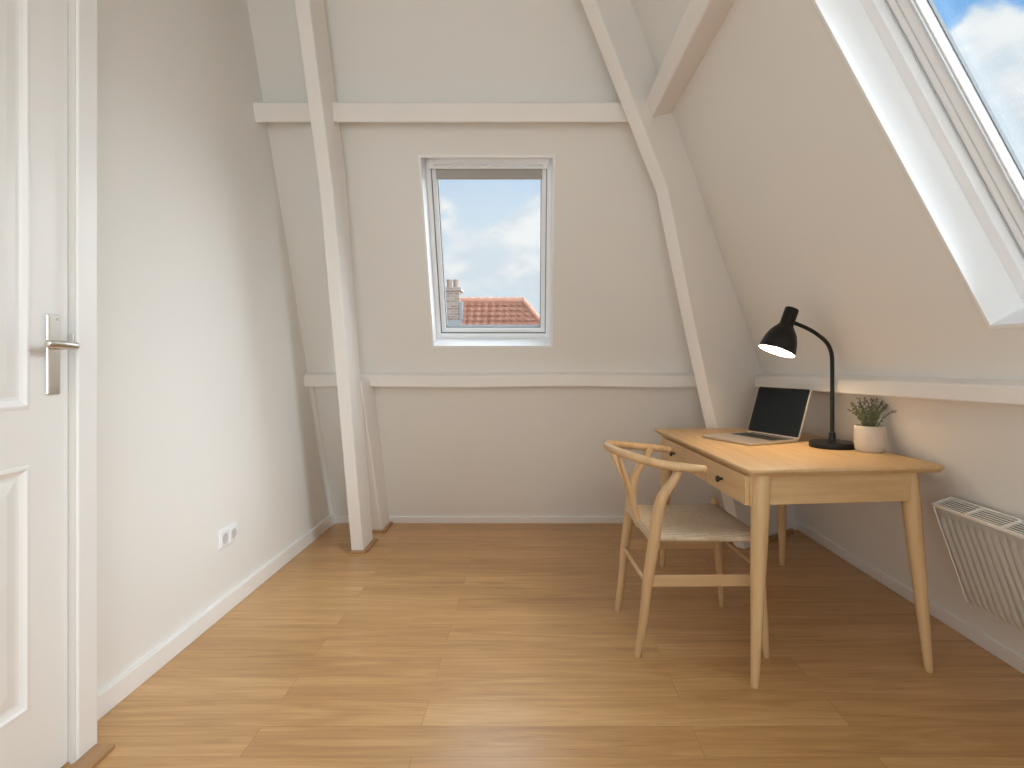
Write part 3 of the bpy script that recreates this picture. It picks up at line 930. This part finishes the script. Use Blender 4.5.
obj('hinge', bm, M['keys'], base, smooth=True)

# ------------------------------------------------------------------ desk lamp
lx, ly = 1.279, 2.548
dl = thing('desk_lamp', (lx, ly, ZT), 'black metal gooseneck desk lamp, lit, between laptop and plant', 'desk lamp')
bm = B(); lathe(bm, [(0.0, 0), (0.088, 0), (0.0905, 0.003), (0.0905, 0.020), (0.088, 0.024), (0.016, 0.028), (0.014, 0.034), (0.0125, 0.062), (0.0, 0.063)], 48, (lx, ly, ZT))
obj('lamp_base', bm, M['black'], dl, smooth=True, sharp=40)
nt_ = Vector((1.108, 2.546, 1.316)); rc = Vector((1.0385, 2.536, 1.137))
axd = (rc-nt_).normalized()
bm = B()
neck_j = nt_ + axd*0.052
pts = [(lx, ly, ZT+0.05), (lx, ly, 0.95), (lx, ly, 1.07), (1.2755, ly, 1.130), (1.2555, ly, 1.174), (1.212, ly-0.001, 1.211), (1.165, ly-0.002, 1.2375), tuple(neck_j)]
tube(bm, pts, [0.0085]*8, seg=14, sub=6)
obj('lamp_arm', bm, M['black'], dl, smooth=True)
bm = B()
L_ = (rc-nt_).length
prof = [(0.0, -0.002), (0.026, -0.002), (0.0285, 0.001), (0.0285, 0.066), (0.030, 0.074), (0.039, 0.086), (0.056, 0.110), (0.067, 0.140), (0.073, 0.170), (0.0755, L_),
        (0.0737, L_), (0.071, 0.170), (0.065, 0.140), (0.054, 0.112), (0.037, 0.089), (0.026, 0.080), (0.0, 0.078)]
lathe(bm, prof, 48, nt_, axd)
for f in bm.faces:
    pass
sh = obj('lamp_shade', bm, [M['black'], M['shade_in']], dl, smooth=True, sharp=50)
# inner half of the profile is white enamel
segn = 48
for p in sh.data.polygons:
    ring_i = p.index // segn
    if 10 <= ring_i <= 15 or p.index == len(sh.data.polygons)-1: p.material_index = 1
bm = B()
lathe(bm, [(0.0, -0.045), (0.013, -0.043), (0.013, -0.010), (0.019, 0.004), (0.025, 0.018), (0.025, 0.026), (0.019, 0.038), (0.009, 0.045), (0.0, 0.046)], 24, nt_+axd*0.140, axd)
tag(obj('bulb', bm, M['bulb'], sh, smooth=True), 'glowing warm bulb')

# ------------------------------------------------------------------ potted plant
px, py = 1.369, 2.425
pp = thing('potted_plant', (px, py, ZT), 'small leafy green plant in beige ceramic pot on the desk', 'plant')
bm = B()
lathe(bm, [(0.0, 0), (0.046, 0), (0.051, 0.003), (0.0545, 0.014), (0.0570, 0.035), (0.0575, 0.07), (0.0565, 0.104), (0.055, 0.106), (0.053, 0.104), (0.053, 0.094), (0.0, 0.094)], 40, (px, py, ZT))
obj('pot', bm, M['pot'], pp, smooth=True, sharp=50)
bm = B(); lathe(bm, [(0.0, 0.0), (0.0528, 0.0), (0.0528, 0.004), (0.03, 0.007), (0.0, 0.008)], 30, (px, py, ZT+0.0945))
obj('soil', bm, M['soil'], pp, smooth=True)
def leaf(bm, p, d, ln, w, mi):
    d = d.normalized()
    s = d.cross(Vector((random.uniform(-1, 1), random.uniform(-1, 1), random.uniform(-.3, .3)))).normalized()
    n = d.cross(s)
    pts = [p, p+d*ln*0.35+s*w, p+d*ln*0.75+s*w*0.8-n*w*0.2, p+d*ln-n*w*0.3, p+d*ln*0.75-s*w*0.8-n*w*0.2, p+d*ln*0.35-s*w]
    off = n*0.0006
    a = [bm.verts.new(q+off) for q in pts]; c = [bm.verts.new(q-off) for q in pts]
    fs = [bm.faces.new(a), bm.faces.new(list(reversed(c)))]
    for i in range(6): fs.append(bm.faces.new((a[i], c[i], c[(i+1) % 6], a[(i+1) % 6])))
    for f in fs: f.material_index = mi
rnd = random.Random(11)
random.seed(5)
for k in range(30):
    ang = 2*PI*k/30*2.0 + rnd.uniform(-0.2, 0.2)
    inner = k < 8
    lean = rnd.uniform(0.1, 0.32) if inner else rnd.uniform(0.40, 1.0)
    ln = rnd.uniform(0.095, 0.118) if inner else rnd.uniform(0.085, 0.108)
    dx, dy = math.cos(ang), math.sin(ang)
    if dx > 0: lean *= 1-0.42*dx
    b0 = Vector((px+dx*0.02*(0.5+lean), py+dy*0.02*(0.5+lean), ZT+0.099))
    dirv = Vector((dx*math.sin(lean), dy*math.sin(lean), math.cos(lean)))
    e = b0 + dirv*ln
    if e.x > 1.392: e.y -= (e.x-1.392)*0.9; e.x = 1.392 + (e.x-1.392)*0.35
    if e.z > 0.94: e.z = 0.94+ (e.z-0.94)*0.3
    mid = b0.lerp(e, 0.5) + Vector((dx, dy, 0))*-0.008 + Vector((0, 0, 0.004))
    bm = B()
    tube(bm, [b0, mid, e], [0.0016, 0.0014, 0.0009], seg=6, sub=3)
    for f in bm.faces: f.material_index = 0
    path, _ = smooth_path([b0, mid, e], 0.001, 6)
    for i in range(2, len(path)):
        t = i/(len(path)-1)
        tang = (path[i]-path[i-1]).normalized()
        for s in range(2 if t > 0.3 else 1):
            sd = Vector((random.uniform(-1, 1), random.uniform(-1, 1), random.uniform(-0.2, 1)))
            sd = (sd - tang*sd.dot(tang)).normalized()
            leaf(bm, path[i], tang*0.7+sd*0.8, random.uniform(0.008, 0.013), random.uniform(0.0016, 0.0025), 1 if (t > 0.8 and random.random() < 0.55) else 0)
    obj('sprig', bm, [M['leaf'], M['leaf2']], pp)

# ------------------------------------------------------------------ house across the street
YH = 17.0
def HX(x, y=YH): return (x-531)/F*y
def HZ(v, y=YH): return HC-(v-360)/F*y
hs = thing('neighbouring_house', (HX(495), YH+2, -6), 'house roof with red clay tiles seen through the small window', 'house')
zr = HZ(301)
xr = HX(523); xe = HX(545); xl = HX(430)
# tiled front slope: rows of pantiles as a corrugated, stepped surface
slope_dy, slope_dz = 2.4, 3.0
bm = B()
rowh = 0.19
nrow = 14
NC = 96
for r_ in range(nrow):
    za = zr - r_*rowh*0.78; zb2 = za - rowh*0.78-0.02
    ya = YH + 0.0 - r_*rowh*0.62; yb2 = ya - rowh*0.62-0.016
    for lift, store in ((0, None),):
        top, bot = [], []
        rx_a = xr + (r_*rowh)*0.62; rx_b = xr + ((r_+1)*rowh)*0.62
        x_start = HX(463)
        for c in range(NC+1):
            f = c/NC
            xa = x_start + (rx_a-x_start)*f; xb = x_start+(rx_b-x_start)*f
            wa = 0.028*abs(math.sin(PI*xa/0.20)); wb = 0.028*abs(math.sin(PI*xb/0.20))
            top.append(bm.verts.new((xa, ya-wa*0.7, za+wa*0.7)))
            bot.append(bm.verts.new((xb, yb2-0.035-wb*0.7, zb2+0.012+wb*0.7)))
        for c in range(NC): bm.faces.new((top[c], top[c+1], bot[c+1], bot[c]))
bmesh.ops.solidify(bm, geom=list(bm.faces), thickness=0.025)
obj('tiled_roof', bm, M['tile'], hs)
# ridge tiles
bm = B()
x = HX(462)
while x < xr:
    tube(bm, [(x, YH, zr+0.02), (x+0.26, YH, zr+0.035)], [0.075, 0.09], seg=10); x += 0.25
for k in range(9):
    a = Vector((xr, YH, zr+0.02)); d = Vector((0.62, -0.62, -0.78))*0.19
    tube(bm, [a+d*k*1.3, a+d*(k+1)*1.36], [0.07, 0.085], seg=10)
obj('ridge_tiles', bm, M['tile'], hs, smooth=True, sharp=40)
bm = B()
hexa(bm, [(HX(463)-0.05, YH-1.65, -6), (xr+1.6, YH-1.65, -6), (xr+1.6, YH+3.0, -6), (HX(463)-0.05, YH+3.0, -6)],
         [(HX(463)-0.05, YH-1.55, zr-2.1), (xr+1.55, YH-1.55, zr-2.1), (xr+1.55, YH+3.0, zr-2.1), (HX(463)-0.05, YH+3.0, zr-2.1)])
hexa(bm, [(HX(463), YH-1.5, zr-2.1), (xr+1.45, YH-1.5, zr-2.1), (xr+1.45, YH+2.0, zr-2.1), (HX(463), YH+2.0, zr-2.1)],
         [(HX(463), YH+0.02, zr-0.05), (xr, YH+0.02, zr-0.05), (xr, YH+0.1, zr-0.05), (HX(463), YH+0.1, zr-0.05)])
obj('house_wall', bm, M['brick'], hs)
cx0, cx1 = HX(447.2), HX(461.5)
bm = B(); box(bm, cx0, cx1, YH-0.5, YH+0.0, -3, HZ(293)); box(bm, cx0-0.05, cx1+0.05, YH-0.55, YH+0.05, HZ(293), HZ(289.5))
chm = obj('chimney', bm, M['brick'], hs, bevel=0.01)
for u in (450.5, 457.0):
    bm = B(); lathe(bm, [(0.0, 0), (0.075, 0), (0.068, 0.17), (0.08, 0.19), (0.08, 0.24), (0.05, 0.24), (0.05, 0.1), (0, 0.1)], 16, (HX(u), YH-0.25, HZ(289.5)))
    obj('chimney_pot', bm, simple('clay_pot', (0.36, 0.26, 0.21, 1), 0.85), chm, smooth=True)
bm = B(); hexa(bm, [(cx0-0.12, YH-0.62, -3), (HX(464.5), YH-0.62, -3), (HX(464.5), YH-0.3, -3), (cx0-0.12, YH-0.3, -3)],
                   [(cx0-0.12, YH-0.62, HZ(321.5)), (HX(464.5), YH-0.62, HZ(321.5)), (HX(464.5), YH-0.3, HZ(321.5)), (cx0-0.12, YH-0.3, HZ(321.5))])
hexa(bm, [(HX(461.6), YH-0.52, HZ(324)), (HX(465), YH-0.52, HZ(324)), (HX(465), YH-0.05, HZ(324)), (HX(461.6), YH-0.05, HZ(324))],
         [(HX(461.6), YH-0.52, HZ(304)), (HX(464), YH-0.52, HZ(304)), (HX(464), YH-0.05, HZ(302)), (HX(461.6), YH-0.05, HZ(302))])
obj('flashing', bm, M['lead'], hs)

# ------------------------------------------------------------------ sky
w = bpy.data.worlds.new('sky'); scene.world = w; w.use_nodes = True
nt = w.node_tree; nt.nodes.clear()
N, L = nt.nodes.new, nt.links.new
out = N('ShaderNodeOutputWorld'); bg = N('ShaderNodeBackground'); L(bg.outputs[0], out.inputs[0])
tc = N('ShaderNodeTexCoord')
sep = N('ShaderNodeSeparateXYZ'); L(tc.outputs['Generated'], sep.inputs[0])
def mth(op, a, c=None, cl_=False):
    n = N('ShaderNodeMath'); n.operation = op; n.use_clamp = cl_
    for k, v in enumerate((a, c)):
        if v is None: continue
        if isinstance(v, (int, float)): n.inputs[k].default_value = v
        else: L(v, n.inputs[k])
    return n.outputs[0]
def mrange(v, a, c, d=0.0, e=1.0):
    n = N('ShaderNodeMapRange'); n.interpolation_type = 'SMOOTHSTEP'
    n.inputs['From Min'].default_value = a; n.inputs['From Max'].default_value = c
    n.inputs['To Min'].default_value = d; n.inputs['To Max'].default_value = e
    L(v, n.inputs['Value']); return n.outputs[0]
def mixc(f, a, c):
    n = N('ShaderNodeMixRGB')
    if isinstance(f, (int, float)): n.inputs[0].default_value = f
    else: L(f, n.inputs[0])
    for k, v in ((1, a), (2, c)):
        if isinstance(v, tuple): n.inputs[k].default_value = v
        else: L(v, n.inputs[k])
    return n.outputs[0]
def noise(scale, loc, detail=6, rough=0.55, sz=1.9):
    mp = N('ShaderNodeMapping'); mp.inputs['Location'].default_value = loc
    mp.inputs['Scale'].default_value = (1, 1, sz)
    L(tc.outputs['Generated'], mp.inputs['Vector'])
    n = N('ShaderNodeTexNoise'); n.inputs['Scale'].default_value = scale
    n.inputs['Detail'].default_value = detail; n.inputs['Roughness'].default_value = rough
    L(mp.outputs[0], n.inputs['Vector']); return n.outputs['Fac']
def blob(px_, py_, rad, amp):
    d = Vector(((px_-531)/F, 1, -(py_-360)/F)).normalized()
    vm = N('ShaderNodeVectorMath'); vm.operation = 'DISTANCE'
    L(tc.outputs['Generated'], vm.inputs[0]); vm.inputs[1].default_value = d
    return mth('MULTIPLY', mrange(vm.outputs['Value'], 0.0, rad, 1.0, 0.0), amp)
n1 = noise(5.0, (0.3, 0.1, 0.7)); n2 = noise(13.0, (1.3, 2.1, 0.2), 5)
dens = mth('ADD', mth('MULTIPLY', n1, 0.75), mth('MULTIPLY', n2, 0.25))
for b_ in ((980, 70, 0.26, -0.20), (977, 27, 0.07, 0.24), (1010, 74, 0.09, 0.32), (995, 95, 0.06, 0.18), (1017, 140, 0.05, 0.25), (500, 255, 0.09, 0.16), (525, 240, 0.07, 0.14), (470, 262, 0.07, 0.12), (450, 215, 0.04, 0.1),
           (500, 205, 0.07, -0.1), (540, 310, 0.08, 0.12)):
    dens = mth('ADD', dens, blob(*b_))
cloud = mrange(dens, 0.46, 0.56)
elev = sep.outputs[2]
skyc = mixc(mrange(elev, 0.20, 0.46), (0.70, 0.83, 0.95, 1), (0.20, 0.48, 0.90, 1))
shade_n = noise(7.0, (0.9, 0.4, 0.55), 4)
cc = mixc(mrange(shade_n, 0.42, 0.62), (0.74, 0.83, 0.91, 1), (0.97, 0.985, 1.0, 1))
col = mixc(cloud, skyc, cc)
L(col, bg.inputs['Color'])
bg.inputs['Strength'].default_value = 1.0

# ------------------------------------------------------------------ lights
def sun(name, direction, strength, angle, color):
    l_ = bpy.data.lights.new(name, 'SUN'); l_.energy = strength; l_.angle = R(angle); l_.color = color
    o = bpy.data.objects.new(name, l_); COL.objects.link(o)
    o.rotation_euler = Vector(direction).to_track_quat('-Z', 'Y').to_euler()
    o.location = (0, 0, 6)
    return o
sun('hazy_sun', (-0.80, 0.46, -0.42), 5.0, 75, (0.90, 0.965, 1.0))
sun('front_fill_sun', (-0.30, -0.72, -0.5), 8.0, 90, (0.92, 0.97, 1.0))  # second sun added to brighten the small window's lining and the floor
def fill_area(name, P, W, d, power, color):
    u0, u1, v0, v1 = W
    l_ = bpy.data.lights.new(name, 'AREA'); l_.shape = 'RECTANGLE'
    l_.size = u1-u0; l_.size_y = v1-v0; l_.energy = power; l_.color = color
    o = bpy.data.objects.new(name, l_); COL.objects.link(o)
    vv = (P(0, 1, 0)-P(0, 0, 0)).normalized(); nn = (P(0, 0, 1)-P(0, 0, 0)).normalized()
    o.matrix_world = Matrix.Translation(P((u0+u1)/2, (v0+v1)/2, d)) @ Matrix((vv.cross(nn), vv, nn)).transposed().to_4x4()
# daylight lamp added outside the invented rear window
fill_area('rear_fill_lamp', PRW, WQ, 0.25, 50, (0.92, 0.97, 1.0))
# unseen area lamp added outside the large roof window to brighten the left wall
l_ = bpy.data.lights.new('roof_window_fill', 'AREA'); l_.shape = 'DISK'; l_.size = 2.2; l_.energy = 360; l_.color = (0.84, 0.925, 1.0)
o = bpy.data.objects.new('roof_window_fill', l_); COL.objects.link(o)
o.location = (3.9, -0.55, 3.28)
o.rotation_euler = Vector((-2.9, 1.65, -1.56)).to_track_quat('-Z', 'Y').to_euler()
def portal(P, W, d, n):
    u0, u1, v0, v1 = W
    l_ = bpy.data.lights.new('window_portal', 'AREA'); l_.shape = 'RECTANGLE'
    l_.size = u1-u0; l_.size_y = v1-v0
    l_.cycles.is_portal = True
    o = bpy.data.objects.new('window_portal', l_); COL.objects.link(o)
    o.location = P((u0+u1)/2, (v0+v1)/2, d)
    vv = (P(0, 1, 0)-P(0, 0, 0)).normalized(); nn = (P(0, 0, 1)-P(0, 0, 0)).normalized()
    zax = nn; yax = vv; xax = yax.cross(zax)
    o.matrix_world = Matrix.Translation(o.location) @ Matrix((xax, yax, zax)).transposed().to_4x4()
portal(PB, WB, TH+0.02, 0); portal(PR, WR, TH+0.02, 0)

# ------------------------------------------------------------------ camera and view
cd = bpy.data.cameras.new('camera'); cam = bpy.data.objects.new('camera', cd); COL.objects.link(cam)
cam.location = (0, 0, HC); cam.rotation_euler = (PI/2, 0, 0)
cd.sensor_width = 36; cd.sensor_fit = 'HORIZONTAL'; cd.lens = F/1024*36
cd.shift_x = (512-531)/1024; cd.shift_y = -(384-360)/1024
cd.clip_start = 0.02; cd.clip_end = 200
scene.camera = cam
vs = scene.view_settings
vs.view_transform = 'Standard'; vs.look = 'None'; vs.gamma = 1; vs.use_curve_mapping = False; vs.exposure = 0.0
scene.display_settings.display_device = 'sRGB'
cy = scene.cycles
cy.use_denoising = True
try: cy.denoiser = 'OPENIMAGEDENOISE'
except Exception: pass
cy.max_bounces = 14; cy.diffuse_bounces = 8; cy.glossy_bounces = 4; cy.transparent_max_bounces = 12
cy.sample_clamp_indirect = 6.0
cy.caustics_reflective = False; cy.caustics_refractive = False
